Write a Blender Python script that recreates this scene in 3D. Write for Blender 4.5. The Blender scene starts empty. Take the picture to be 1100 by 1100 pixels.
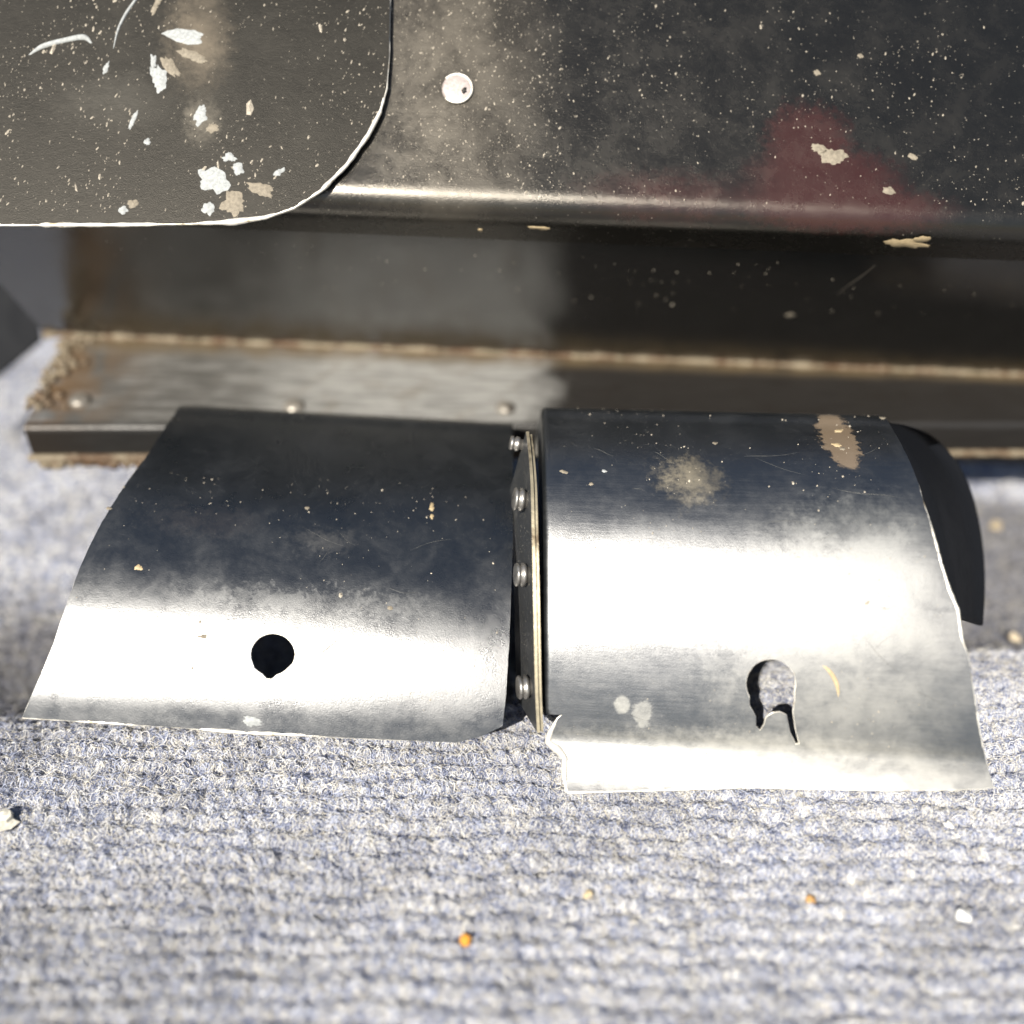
import bpy, math, random
import numpy as np
from mathutils import Vector, Matrix, noise
from mathutils.geometry import delaunay_2d_cdt

random.seed(7)
rng = np.random.default_rng(7)
S = bpy.context.scene
COL = S.collection

# ------------------------------------------------------------------ camera
PITCH = math.radians(42.0)
CAM = np.array([0.0, 0.0, 0.2147])            # metres; the carpet lies at z = 0
FPX = 1180.0                                   # focal length in pixels of a 1100 px frame
cam = bpy.data.cameras.new('camera')
cam.sensor_width = 36.0
cam.lens = 36.0 * FPX / 1100.0
cam.clip_start = 0.005
cam.clip_end = 50.0
cam.dof.use_dof = True
cam.dof.focus_distance = 0.2535
cam.dof.aperture_fstop = 4.0
cam_o = bpy.data.objects.new('camera', cam)
cam_o.location = CAM
cam_o.rotation_euler = (math.pi / 2 - PITCH, 0, 0)
COL.objects.link(cam_o)
S.camera = cam_o

# ------------------------------------------------------------------ sky, sun, exposure
TO_SUN = Vector((-0.41, -0.90, 1.0)).normalized()
world = bpy.data.worlds.new('World')
S.world = world
world.use_nodes = True
wn = world.node_tree
sky = wn.nodes.new('ShaderNodeTexSky')
sky.sky_type = 'NISHITA'
sky.sun_disc = False
sky.sun_elevation = math.asin(TO_SUN.z)
sky.sun_rotation = math.atan2(TO_SUN.x, TO_SUN.y)
bg = wn.nodes['Background']
bg.inputs['Strength'].default_value = 0.05
wn.links.new(sky.outputs['Color'], bg.inputs['Color'])
sun = bpy.data.lights.new('sun', 'SUN')
sun.energy = 4.6
sun.angle = math.radians(0.53)
sun.color = (1.0, 0.95, 0.86)
sun_o = bpy.data.objects.new('sun', sun)
sun_o.rotation_euler = (-TO_SUN).to_track_quat('-Z', 'Y').to_euler()
sun_o.location = TO_SUN * 3
COL.objects.link(sun_o)
S.view_settings.view_transform = 'Standard'
S.view_settings.look = 'None'
S.view_settings.exposure = 1.2
S.view_settings.gamma = 1.0
S.view_settings.use_curve_mapping = False

# ------------------------------------------------------------------ maths helpers
VX = np.array([1.0, 0, 0])
VV = np.array([0, math.cos(PITCH), -math.sin(PITCH)])
VU = np.array([0, math.sin(PITCH), math.cos(PITCH)])


def project(p):
    r = np.asarray(p) - CAM
    d = r @ VV
    return np.array([550 + FPX * (r @ VX) / d, 550 - FPX * (r @ VU) / d])


def yz(d, u):
    """camera-plane (depth, up) -> profile point (Y, z)"""
    q = CAM + d * VV + u * VU
    return np.array([q[1], q[2]])


def resample(pts, step):
    pts = np.asarray(pts, float)
    seg = np.r_[0, np.cumsum(np.linalg.norm(np.diff(pts, axis=0), axis=1))]
    n = max(2, int(seg[-1] / step) + 1)
    t = np.linspace(0, seg[-1], n)
    return np.column_stack([np.interp(t, seg, pts[:, k]) for k in range(pts.shape[1])])


def catmull(pts, n=14):
    P = [np.asarray(p, float) for p in pts]
    P = [2 * P[0] - P[1]] + P + [2 * P[-1] - P[-2]]
    out = []
    for i in range(1, len(P) - 2):
        for k in range(n):
            t = k / n
            a, b, c, d = P[i - 1:i + 3]
            out.append(0.5 * (2 * b + (c - a) * t + (2 * a - 5 * b + 4 * c - d) * t * t + (3 * b - a - 3 * c + d) * t ** 3))
    out.append(P[-2])
    return np.array(out)


def fillet(pts, radii, n=10):
    """round the inner corners of a 2D polyline"""
    out = [np.asarray(pts[0], float)]
    for i in range(1, len(pts) - 1):
        p, a, b = (np.asarray(q, float) for q in (pts[i], pts[i - 1], pts[i + 1]))
        u, v = (a - p) / np.linalg.norm(a - p), (b - p) / np.linalg.norm(b - p)
        ang = math.acos(max(-1, min(1, u @ v)))
        r = radii[i - 1]
        if r <= 0 or ang > 3.1:
            out.append(p)
            continue
        l = r / math.tan(ang / 2)
        c = p + (u + v) / np.linalg.norm(u + v) * (r / math.sin(ang / 2))
        s0, s1 = p + u * l - c, p + v * l - c
        w = math.acos(max(-1, min(1, (s0 @ s1) / r / r)))
        for k in range(n + 1):
            t = k / n
            out.append(c + (math.sin((1 - t) * w) * s0 + math.sin(t * w) * s1) / math.sin(w))
    out.append(np.asarray(pts[-1], float))
    return np.array(out)


class Sheet:
    """a bent sheet: profile in (Y, z) swept along X; roll lowers it towards +X.
    P(s, x): s = length along the profile, x = width. bend = (x0, r): left of x0 the sheet turns down."""

    def __init__(self, prof, roll=0.0, bend=None, dents=(), yaw=0.0, taper=None):
        self.p = resample(prof, 0.0004)
        self.s = np.r_[0, np.cumsum(np.linalg.norm(np.diff(self.p, axis=0), axis=1))]
        self.len = self.s[-1]
        t = np.gradient(self.p, axis=0)
        self.t = t / np.linalg.norm(t, axis=1)[:, None]
        self.roll, self.bend, self.dents, self.yaw = roll, bend, dents, yaw
        self.taper = taper

    def frame(self, s):
        y = np.interp(s, self.s, self.p[:, 0]) + min(0, s) * self.t[0, 0] + max(0, s - self.len) * self.t[-1, 0]
        z = np.interp(s, self.s, self.p[:, 1]) + min(0, s) * self.t[0, 1] + max(0, s - self.len) * self.t[-1, 1]
        ty, tz = np.interp(s, self.s, self.t[:, 0]), np.interp(s, self.s, self.t[:, 1])
        n = np.array([0, tz, -ty])            # outward (towards the viewer) for profiles running from the back forward
        n /= np.linalg.norm(n)
        return np.array([0, y, z]), n

    def P(self, s, x, off=0.0):
        o, n = self.frame(s)
        nx = np.zeros(3)
        X = x
        if self.bend and x < self.bend[0]:
            x0, r = self.bend
            a = (x0 - x) / r
            amax = math.radians(82)
            if a < amax:
                X = x0 - r * math.sin(a)
                o = o - n * r * (1 - math.cos(a))
                nn = n * math.cos(a) - VX * math.sin(a)
            else:
                e = (a - amax) * r
                X = x0 - r * math.sin(amax) - e * math.cos(amax)
                o = o - n * (r * (1 - math.cos(amax)) + e * math.sin(amax))
                nn = n * math.cos(amax) - VX * math.sin(amax)
        else:
            nn = n
        for (ds, dx, rs, rx, h) in self.dents:
            q = ((s - ds) / rs) ** 2 + ((x - dx) / rx) ** 2
            if q < 9:
                o = o + n * h * math.exp(-q)
        q = o + VX * X + nn * off
        q = q.copy()
        q[1] -= X * self.yaw                  # yaw > 0 turns the face towards -X
        q[2] -= X * self.roll
        if self.taper:                        # front edge not parallel to the back edge
            q[1] += X * self.taper[0] * min(1.0, max(0.0, s) / self.taper[1])
        return q

    def solve(self, px, py, s=None, x=None):
        """(s, x) of the surface point seen at a pixel of the photograph"""
        if s is None:
            best = None
            for k in np.linspace(0, self.len, 60):
                q = project(self.P(k, (px - 550) / FPX * 0.26))
                e = abs(q[1] - py)
                if best is None or e < best[0] - 1e-9:
                    best = (e, k)
            s = best[1]
        x = (px - 550) / FPX * 0.26 if x is None else x
        for _ in range(25):
            f = project(self.P(s, x)) - (px, py)
            if np.abs(f).max() < 0.02:
                break
            h = 1e-5
            a = (project(self.P(s + h, x)) - (px, py) - f) / h
            b = (project(self.P(s, x + h)) - (px, py) - f) / h
            det = a[0] * b[1] - a[1] * b[0]
            if abs(det) < 1e-3:
                break
            ds = -(f[0] * b[1] - f[1] * b[0]) / det
            dx = -(a[0] * f[1] - a[1] * f[0]) / det
            s += max(-0.01, min(0.01, ds))
            x += max(-0.02, min(0.02, dx))
        return np.array([s, x])


# ------------------------------------------------------------------ object helpers
def link(o, parent=None):
    COL.objects.link(o)
    if parent is not None:
        o.parent = parent
    return o


def tag(o, label=None, cat=None, group=None, kind=None):
    for k, v in (('label', label), ('category', cat), ('group', group), ('kind', kind)):
        if v:
            o[k] = v
    return o


def mesh_obj(name, verts, faces, mats, parent=None, uvs=None, smooth=True, mat_idx=None):
    me = bpy.data.meshes.new(name)
    me.from_pydata([tuple(map(float, v)) for v in verts], [], [tuple(map(int, f)) for f in faces])
    for m in (mats if isinstance(mats, (list, tuple)) else [mats]):
        me.materials.append(m)
    if mat_idx is not None:
        me.polygons.foreach_set('material_index', np.asarray(mat_idx, np.int32))
    if smooth:
        me.polygons.foreach_set('use_smooth', np.ones(len(me.polygons), bool))
    if uvs is not None:
        ul = me.uv_layers.new(name='UVMap')
        idx = np.empty(len(me.loops), np.int32)
        me.loops.foreach_get('vertex_index', idx)
        ul.data.foreach_set('uv', np.asarray(uvs, np.float32)[idx].ravel())
    me.validate()
    me.update()
    return link(bpy.data.objects.new(name, me), parent)


def inside(P, poly):
    """which of the points P lie in the polygon"""
    P = np.asarray(P, float).reshape(-1, 2)
    a = np.asarray(poly, float)
    b = np.roll(a, 1, axis=0)
    c = np.zeros(len(P), bool)
    for (x1, y1), (x2, y2) in zip(a, b):
        if y1 == y2:
            continue
        c ^= ((y1 > P[:, 1]) != (y2 > P[:, 1])) & (P[:, 0] < (x2 - x1) * (P[:, 1] - y1) / (y2 - y1) + x1)
    return c


def in_poly(p, poly):
    return bool(inside([p], poly)[0])


def dense(poly, step, closed=True):
    P = [np.asarray(p, float) for p in poly]
    if closed:
        P.append(P[0])
    out = []
    for a, b in zip(P[:-1], P[1:]):
        n = max(1, int(np.linalg.norm(b - a) / step))
        for k in range(n):
            out.append(a + (b - a) * k / n)
    if not closed:
        out.append(P[-1])
    return out


def cut_sheet(name, sheet, outline, holes, mats, parent, thick, gs, gx, rag=0.0):
    """a sheet cut to an outline with holes, both in (s, x), then bent and given its thickness"""
    K = 100.0
    outline = dense(outline, 0.0012)
    if rag:
        outline = [q + rag * np.array([noise.noise(Vector((q[0] * 900, q[1] * 900, 3))), noise.noise(Vector((q[0] * 900, q[1] * 900, 9)))]) for q in outline]
    loops = [outline] + [dense(h, 0.0006) for h in holes]
    pts, edges = [], []
    for lp in loops:
        b = len(pts)
        pts += [Vector((q[0] * K, q[1] * K)) for q in lp]
        edges += [(b + i, b + (i + 1) % len(lp)) for i in range(len(lp))]
    lo, hi = np.min(outline, axis=0), np.max(outline, axis=0)
    xs = []
    x = lo[1] + gx / 2
    while x < hi[1]:
        xs.append(x)
        x += (0.0006 if sheet.bend and x < sheet.bend[0] + 0.001 else gx)
    G = np.array([(s, x) for s in np.arange(lo[0] + gs / 2, hi[0], gs) for x in xs])
    ok = inside(G, outline)
    for h in holes:
        ok &= ~inside(G, h)
    pts += [Vector((s * K, x * K)) for s, x in G[ok]]
    v2, _, f2, *_ = delaunay_2d_cdt(pts, edges, [], 0, 1e-6)
    cen = np.array([tuple(sum((v2[i] for i in f), Vector((0, 0))) / len(f) / K) for f in f2])
    ok = inside(cen, outline)
    for h in loops[1:]:
        ok &= ~inside(cen, h)
    def area(f):
        a, b, c = (v2[i] for i in f)
        return abs((b - a).cross(c - a)) / K / K
    tri = [list(f) for f, q in zip(f2, ok) if q and area(f) > 4e-9]
    used = sorted({i for f in tri for i in f})
    rem = {o: n for n, o in enumerate(used)}
    sx = [(v2[i][0] / K, v2[i][1] / K) for i in used]
    tri = [[rem[i] for i in f] for f in tri]
    n = len(sx)
    top = [sheet.P(s, x, 0) for s, x in sx]
    bot = [sheet.P(s, x, -thick) for s, x in sx]
    # orient the top so that it faces outward
    a, b, c = (np.array(top[i]) for i in tri[len(tri) // 2])
    o, nn = sheet.frame(sx[tri[len(tri) // 2][0]][0])
    if np.dot(np.cross(b - a, c - a), nn) < 0:
        tri = [f[::-1] for f in tri]
    verts = top + bot
    faces = list(tri) + [[i + n for i in f[::-1]] for f in tri]
    mi = [0] * len(faces)
    cnt = {}
    for f in tri:
        for i in range(3):
            cnt[(f[i], f[(i + 1) % 3])] = 1
    rim_v, rim_map = [], {}

    def rim(i, low):
        k = (i, low)
        if k not in rim_map:
            rim_map[k] = 2 * n + len(rim_v)
            rim_v.append(bot[i] if low else top[i])
        return rim_map[k]
    for (i, j) in list(cnt):
        if (j, i) not in cnt:
            faces.append([rim(j, 0), rim(i, 0), rim(i, 1), rim(j, 1)])
            mi.append(1)
    verts += rim_v
    uv = [(x * 100, s * 100) for s, x in sx]
    uv = uv + uv + [(0, 0)] * len(rim_v)
    return mesh_obj(name, verts, faces, mats, parent, uv, True, mi)


def tube_geo(pts, rad, sides=6, closed=False):
    pts = [np.asarray(p, float) for p in pts]
    n = len(pts)
    rad = np.broadcast_to(rad, (n,))
    V, F = [], []
    up = np.array([0.21, 0.36, 0.91])
    for i, p in enumerate(pts):
        a = pts[(i - 1) % n] if (closed or i > 0) else p
        b = pts[(i + 1) % n] if (closed or i < n - 1) else p
        t = b - a
        t = t / (np.linalg.norm(t) + 1e-12)
        u = np.cross(t, up)
        if np.linalg.norm(u) < 1e-3:
            u = np.cross(t, VX)
        u /= np.linalg.norm(u)
        w = np.cross(u, t)
        up = w
        for k in range(sides):
            c = 2 * math.pi * k / sides
            V.append(p + rad[i] * (math.cos(c) * u + math.sin(c) * w))
    for i in range(n if closed else n - 1):
        j = (i + 1) % n
        for k in range(sides):
            l = (k + 1) % sides
            F.append((i * sides + k, i * sides + l, j * sides + l, j * sides + k))
    if not closed:
        F.append(tuple(range(sides))[::-1])
        F.append(tuple((n - 1) * sides + k for k in range(sides)))
    return V, F


def lathe_geo(profile, origin, axis, seg=20):
    """profile = [(radius, height)] around axis"""
    ax = np.asarray(axis, float)
    ax /= np.linalg.norm(ax)
    u = np.cross(ax, (0.3, 0.5, 0.8))
    u /= np.linalg.norm(u)
    w = np.cross(ax, u)
    V, F = [], []
    for r, h in profile:
        for k in range(seg):
            a = 2 * math.pi * k / seg
            V.append(np.asarray(origin) + ax * h + r * (math.cos(a) * u + math.sin(a) * w))
    m = len(profile)
    for i in range(m - 1):
        for k in range(seg):
            l = (k + 1) % seg
            F.append((i * seg + k, i * seg + l, (i + 1) * seg + l, (i + 1) * seg + k))
    F.append(tuple((m - 1) * seg + k for k in range(seg)))
    return V, F


# ------------------------------------------------------------------ materials
class NT:
    def __init__(self, name):
        self.m = bpy.data.materials.new(name)
        self.m.use_nodes = True
        self.t = self.m.node_tree
        self.b = self.t.nodes['Principled BSDF']

    def n(self, kind, **kw):
        nd = self.t.nodes.new('ShaderNode' + kind)
        for k, v in kw.items():
            setattr(nd, k, v)
        return nd

    def put(self, sock, v):
        if isinstance(v, bpy.types.NodeSocket):
            self.t.links.new(v, sock)
        elif v is not None:
            if isinstance(v, tuple) and len(v) == 3 and sock.type == 'RGBA':
                v = (*v, 1)
            sock.default_value = v

    def math(self, op, a, b=None, c=None, clamp=False):
        nd = self.n('Math', operation=op)
        nd.use_clamp = clamp
        for i, v in enumerate((a, b, c)):
            if v is not None:
                self.put(nd.inputs[i], v)
        return nd.outputs[0]

    def mix(self, f, a, b):
        nd = self.n('Mix', data_type='RGBA')
        self.put(nd.inputs[0], f)
        self.put(nd.inputs[6], a)
        self.put(nd.inputs[7], b)
        return nd.outputs[2]

    def ramp(self, v, lo, hi, a=0.0, b=1.0, smooth=True):
        nd = self.n('MapRange')
        nd.interpolation_type = 'SMOOTHSTEP' if smooth else 'LINEAR'
        for i, q in enumerate((v, lo, hi, a, b)):
            self.put(nd.inputs[i], q)
        return nd.outputs[0]

    def noise(self, vec, scale, detail=4, rough=0.6, dist=0.0, stretch=None):
        if stretch:
            mp = self.n('Mapping')
            mp.inputs['Scale'].default_value = stretch
            self.put(mp.inputs['Vector'], vec)
            vec = mp.outputs[0]
        nd = self.n('TexNoise')
        self.put(nd.inputs['Vector'], vec)
        nd.inputs['Scale'].default_value = scale
        nd.inputs['Detail'].default_value = detail
        nd.inputs['Roughness'].default_value = rough
        nd.inputs['Distortion'].default_value = dist
        return nd.outputs['Fac'], nd.outputs['Color']

    def uv(self):
        return self.n('UVMap').outputs[0]

    def obj(self):
        return self.n('TexCoord').outputs['Object']

    def blob(self, vec, ncol, c, r, wob, lo=0.75, hi=1.1):
        """soft-edged stain at c with radii r in uv (cm)"""
        a = self.n('VectorMath', operation='MULTIPLY_ADD')
        self.put(a.inputs[0], ncol)
        a.inputs[1].default_value = (4 * wob, 4 * wob, 0)
        a.inputs[2].default_value = (-2 * wob - c[0], -2 * wob - c[1], 0)
        b = self.n('VectorMath', operation='ADD')
        self.put(b.inputs[0], vec)
        self.put(b.inputs[1], a.outputs[0])
        d = self.n('VectorMath', operation='MULTIPLY')
        self.put(d.inputs[0], b.outputs[0])
        d.inputs[1].default_value = (1 / r[0], 1 / r[1], 0)
        l = self.n('VectorMath', operation='LENGTH')
        self.put(l.inputs[0], d.outputs[0])
        return self.ramp(l.outputs['Value'], lo, hi, 1.0, 0.0)

    def bump(self, h, strength, dist, prev=None):
        nd = self.n('Bump')
        nd.inputs['Strength'].default_value = strength
        nd.inputs['Distance'].default_value = dist
        self.put(nd.inputs['Height'], h)
        if prev is not None:
            self.put(nd.inputs['Normal'], prev)
        return nd.outputs[0]

    def out(self, **kw):
        names = {'color': 'Base Color', 'rough': 'Roughness', 'metal': 'Metallic', 'spec': 'Specular IOR Level', 'normal': 'Normal', 'ior': 'IOR', 'tint': 'Specular Tint', 'coat': 'Coat Weight', 'coat_rough': 'Coat Roughness'}
        for k, v in kw.items():
            self.put(self.b.inputs[names[k]], v)
        return self.m


def enamel(name, base=(0.010, 0.011, 0.012), rough=(0.30, 0.42), film=0.25, film_col=(0.30, 0.28, 0.24), grain=0.25,
           film_lo=0.52, film_hi=0.74, stains=(), spec=0.5, patch=0.9, brush=False, speck=0.66, ior=1.5, tint=(1, 1, 1), streak=0.0):
    """old black paint on sheet metal: patchy gloss, a grey film of dust, fine grain, stains or painted glare with a place of their own"""
    k = NT(name)
    uv = k.uv()
    pf, pc = k.noise(uv, patch, 7, 0.62, 0.4)
    mf, mc = k.noise(uv, 5.0, 6, 0.7)
    gf, gc = k.noise(uv, 34.0, 3, 0.6)
    sf, sc = k.noise(uv, 16.0, 2, 0.5)
    comb = k.math('ADD', k.math('MULTIPLY', pf, 0.7), k.math('MULTIPLY', mf, 0.3))
    filmm = k.math('MULTIPLY', k.ramp(comb, film_lo, film_hi), k.ramp(gf, 0.3, 0.65, 0.35, 1.0))
    filmm = k.math('MULTIPLY', filmm, film)
    col = k.mix(filmm, base, film_col)
    rg = k.ramp(comb, 0.35, 0.7, rough[0], rough[1])
    if streak:
        zf, _ = k.noise(uv, 1.6, 5, 0.7, 0.3, (0.5, 14.0, 1.0))
        rg = k.math('ADD', rg, k.ramp(zf, 0.35, 0.7, -streak, streak))
    if speck:
        sp = k.ramp(sf, speck, speck + 0.05)
        col = k.mix(k.math('MULTIPLY', sp, 0.6), col, (0.42, 0.38, 0.31))
        rg = k.math('ADD', rg, k.math('MULTIPLY', sp, 0.3))
    for st in stains:
        c, r, colr, amt, wob = st[:5]
        m = k.blob(uv, mc, c, r, wob, *(st[5:7] if len(st) > 5 else ()))
        if amt < 0.9:
            m = k.math('MULTIPLY', m, k.ramp(comb, 0.36, 0.6, 0.5, 1.0))
        m = k.math('MULTIPLY', m, amt)
        col = k.mix(m, col, colr)
        if max(colr) > 0.05:
            rg = k.math('ADD', rg, k.math('MULTIPLY', m, 0.2))
    h = k.math('ADD', k.math('MULTIPLY', gf, 0.6), k.math('MULTIPLY', mf, 0.5))
    nrm = k.bump(h, grain, 0.00012)
    if brush:
        bf, _ = k.noise(uv, 3.0, 4, 0.7, 0, (0.6, 22.0, 1.0))
        nrm = k.bump(bf, 0.05, 0.0003, nrm)
    return k.out(color=col, rough=rg, spec=spec, normal=nrm, ior=ior, tint=tint)


def bare_metal(name, col=(0.62, 0.58, 0.50), dark=(0.20, 0.15, 0.09), rough=0.38, metal=0.75, scale=900.0, lo=0.55, hi=0.7):
    k = NT(name)
    o = k.obj()
    f, c = k.noise(o, scale, 4, 0.65)
    f2, _ = k.noise(o, scale * 0.22, 4, 0.6)
    m = k.ramp(f2, lo, hi)
    colr = k.mix(m, col, dark)
    return k.out(color=colr, rough=k.ramp(f, 0.3, 0.7, rough - 0.08, rough + 0.15), metal=metal, normal=k.bump(f, 0.35, 0.0003))


def plain(name, col, col2, rough=0.6, scale=700.0, metal=0.0, bump=0.3):
    k = NT(name)
    o = k.obj()
    f, _ = k.noise(o, scale, 5, 0.65)
    return k.out(color=k.mix(k.ramp(f, 0.35, 0.65), col, col2), rough=rough, metal=metal, normal=k.bump(f, bump, 0.0004))


# ------------------------------------------------------------------ sheets of the housing
ROLL, YAW = 0.026, 0.035
F_ = np.array([0.2407, 0.0934])              # apex of the fold between the upper panel and the recess wall
K_ = np.array([0.2813, 0.0264])              # inner corner where the wall meets the shelf
L_ = np.array([0.2455, 0.0264])              # front edge of the shelf
el = math.radians(50.0)
up_dir = np.array([math.sin(el), math.cos(el)])
panel_prof = fillet([F_ + up_dir * 0.11, F_, F_ + (K_ - F_) * 0.16], [0.0065])
panel = Sheet(panel_prof, ROLL, yaw=YAW)
wall = Sheet([F_ + (K_ - F_) * 0.16, K_ + (K_ - F_) * 0.01], ROLL, yaw=YAW)
shelf = Sheet(fillet([K_, L_, L_ + np.array([-0.0004, -0.0095])], [0.0012]), ROLL, yaw=YAW, taper=(0.075, 0.035))
cover = Sheet([F_ + up_dir * 0.11 + np.array([-math.cos(el), math.sin(el)]) * 0.0022,
               F_ - up_dir * 0.012 + np.array([-math.cos(el), math.sin(el)]) * 0.0022], ROLL, yaw=YAW)

# right flap: slope of the sheet (degrees below level) from the crest down to the flare
steep = [(437, -12), (445, -10), (455, -7), (475, -1), (505, 11), (540, 22), (568, 33), (595, 39), (630, 43), (665, 46), (700, 52), (740, 57), (790, 60)]
steep_left = [(455, -12), (462, -11), (475, -9), (500, -4), (540, 4), (580, 10), (620, 17), (650, 26), (680, 34), (710, 40), (745, 44), (770, 49), (785, 55)]


def slope_profile(d, steep):
    """profile that meets each row of the view at the given slope, starting at depth d"""
    rows = np.arange(steep[0][0], steep[-1][0] + 1, 1.0)
    q = yz(d, (550 - rows[0]) / FPX * d)
    out = [q]
    for r0, r1 in zip(rows[:-1], rows[1:]):
        th = math.radians(np.interp(r1, *zip(*steep)))
        tv = np.array([-math.cos(th), -math.sin(th)])
        a = PITCH + math.atan((r1 - 550) / FPX)
        ray = np.array([math.cos(a), -math.sin(a)])
        rel = q - CAM[1:]
        k_ = -(rel[0] * ray[1] - rel[1] * ray[0]) / (tv[0] * ray[1] - tv[1] * ray[0])
        q = q + tv * max(0, k_)
        out.append(q)
    return out


def fit_profile(steep, z_end):
    d = 0.29
    for _ in range(60):
        p = slope_profile(d, steep)
        d += (p[-1][1] - z_end) * 0.7
    return p


pl = fit_profile(steep_left, 0.0130)
flap_l = Sheet(catmull([pl[0] + np.array([0.013, -0.0150]), pl[0] + np.array([0.008, -0.0070])] + pl[::12] + [pl[-1], pl[-1] + np.array([-0.003, -0.0043])]), 0.045, yaw=0.03)
pr = fit_profile(steep, 0.0105)
c0 = pr[0]
right_pts = [c0 + np.array([0.0165, -0.021]), c0 + np.array([0.010, -0.0095])] + pr[::12] + [pr[-1], pr[-1] + np.array([-0.0045, -0.0047]), pr[-1] + np.array([-0.0105, -0.0078]), pr[-1] + np.array([-0.0165, -0.0098])]
flap_r = Sheet(catmull(right_pts), -0.045, yaw=0.10)
xb = flap_r.solve(590, 620)[1]
flap_r.bend = (xb, 0.0012)


def dent(sheet, n, seed):
    """shallow handling dents"""
    r_ = random.Random(seed)
    sheet.dents = [(r_.uniform(0.02, sheet.len), r_.uniform(-0.11, 0.11), r_.uniform(0.006, 0.016), r_.uniform(0.008, 0.025), r_.choice((-1, 1)) * r_.uniform(0.00008, 0.0003)) for _ in range(n)]


dent(flap_l, 26, 3)
dent(flap_r, 26, 11)


def px_list(sheet, pts, **kw):
    return [sheet.solve(x, y, **kw) for x, y in pts]


# ------------------------------------------------------------------ materials of the housing
def stain(sheet, x, y, rx, ry, col, amt, wob=0.3, *e):
    """stain or painted glare centred where the photograph shows it, radii in cm on the metal"""
    s, X = sheet.solve(x, y, s=0.045 if sheet in (flap_l, flap_r) else None)
    return ((X * 100, s * 100), (rx, ry), col, amt, wob, *e)


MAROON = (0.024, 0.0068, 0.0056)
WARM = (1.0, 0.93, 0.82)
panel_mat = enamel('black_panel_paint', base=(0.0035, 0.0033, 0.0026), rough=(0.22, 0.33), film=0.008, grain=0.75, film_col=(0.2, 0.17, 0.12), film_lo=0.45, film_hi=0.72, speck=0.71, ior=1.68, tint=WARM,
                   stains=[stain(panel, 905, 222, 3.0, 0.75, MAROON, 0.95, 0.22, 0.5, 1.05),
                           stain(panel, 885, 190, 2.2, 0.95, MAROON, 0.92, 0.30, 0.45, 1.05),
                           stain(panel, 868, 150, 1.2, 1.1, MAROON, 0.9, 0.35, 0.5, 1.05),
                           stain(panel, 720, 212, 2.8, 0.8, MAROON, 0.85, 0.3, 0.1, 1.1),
                           stain(panel, 480, 70, 2.6, 5.5, (0.075, 0.063, 0.046), 0.6, 0.5, 0.0, 1.2)])  # warm brown sun glare put into the panel colour
wall_mat = enamel('black_wall_paint', base=(0.004, 0.0042, 0.0038), rough=(0.14, 0.24), film=0.004, grain=0.25, speck=0.76, ior=2.05)
cover_mat = enamel('black_cover_paint', base=(0.0055, 0.0053, 0.0045), rough=(0.38, 0.48), film=0.03, grain=0.8, film_col=(0.22, 0.2, 0.16), speck=0.70, tint=WARM, spec=0.32,
                   stains=[stain(cover, 212, 40, 0.9, 1.5, (0.13, 0.105, 0.075), 0.75, 0.35, 0.0, 1.2),
                           stain(cover, 216, 130, 0.5, 0.7, (0.13, 0.115, 0.09), 0.6, 0.3, 0.0, 1.2),
                           stain(cover, 120, 110, 1.6, 0.9, (0.05, 0.047, 0.04), 0.4, 0.3, 0.1, 1.2)])
flap_l_mat = enamel('black_flap_paint', base=(0.0045, 0.0055, 0.0065), rough=(0.26, 0.45), film=0.006, grain=0.55, film_lo=0.48, film_hi=0.66, film_col=(0.28, 0.27, 0.24), speck=0.76, ior=2.0, streak=0.0,
                    stains=[stain(flap_l, 330, 648, 3.8, 0.4, (0.22, 0.215, 0.20), 0.22, 0.6, 0.4, 1.0),
                            stain(flap_l, 350, 582, 0.9, 0.35, (0.2, 0.185, 0.16), 0.10, 0.4, 0.2, 1.2),
                            stain(flap_l, 220, 560, 1.4, 0.5, (0.12, 0.09, 0.07), 0.07, 0.5, 0.2, 1.2)])
flap_r_mat = enamel('worn_flap_paint', base=(0.005, 0.006, 0.007), rough=(0.31, 0.43), film=0.012, grain=0.45, film_lo=0.45, film_hi=0.66, film_col=(0.33, 0.31, 0.26), speck=0.76, ior=2.3, brush=True, streak=0.035,
                    stains=[stain(flap_r, 905, 700, 3.2, 2.9, (0.20, 0.19, 0.155), 0.45, 0.6, 0.3, 1.2),
                            stain(flap_r, 820, 826, 6.0, 0.9, (0.26, 0.245, 0.20), 0.6, 0.2, 0.5, 1.2),
                            stain(flap_r, 930, 590, 2.0, 1.4, (0.22, 0.22, 0.20), 0.35, 0.5, 0.2, 1.2),
                            stain(flap_r, 900, 470, 0.46, 1.25, (0.11, 0.075, 0.04), 0.95, 0.2, 0.8, 1.0),
                            stain(flap_r, 740, 514, 0.9, 0.8, (0.24, 0.20, 0.125), 0.5, 0.5, 0.1, 1.1),
                            stain(flap_r, 668, 757, 0.19, 0.22, (0.26, 0.25, 0.21), 0.7, 0.05),
                            stain(flap_r, 690, 766, 0.24, 0.32, (0.26, 0.25, 0.21), 0.5, 0.15)])
steel_edge = bare_metal('bare_edge_steel', (0.74, 0.70, 0.61), (0.36, 0.27, 0.15), 0.42, 0.55)
brass_edge = bare_metal('tarnished_edge', (0.30, 0.26, 0.18), (0.07, 0.05, 0.028), 0.42, 0.6, 500)
dull_rivet = bare_metal('grimy_rivet', (0.22, 0.20, 0.17), (0.06, 0.05, 0.04), 0.42, 0.5, 400)
rivet_mat = bare_metal('rivet_metal', (0.34, 0.32, 0.29), (0.07, 0.06, 0.05), 0.30, 0.85, 400)

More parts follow.
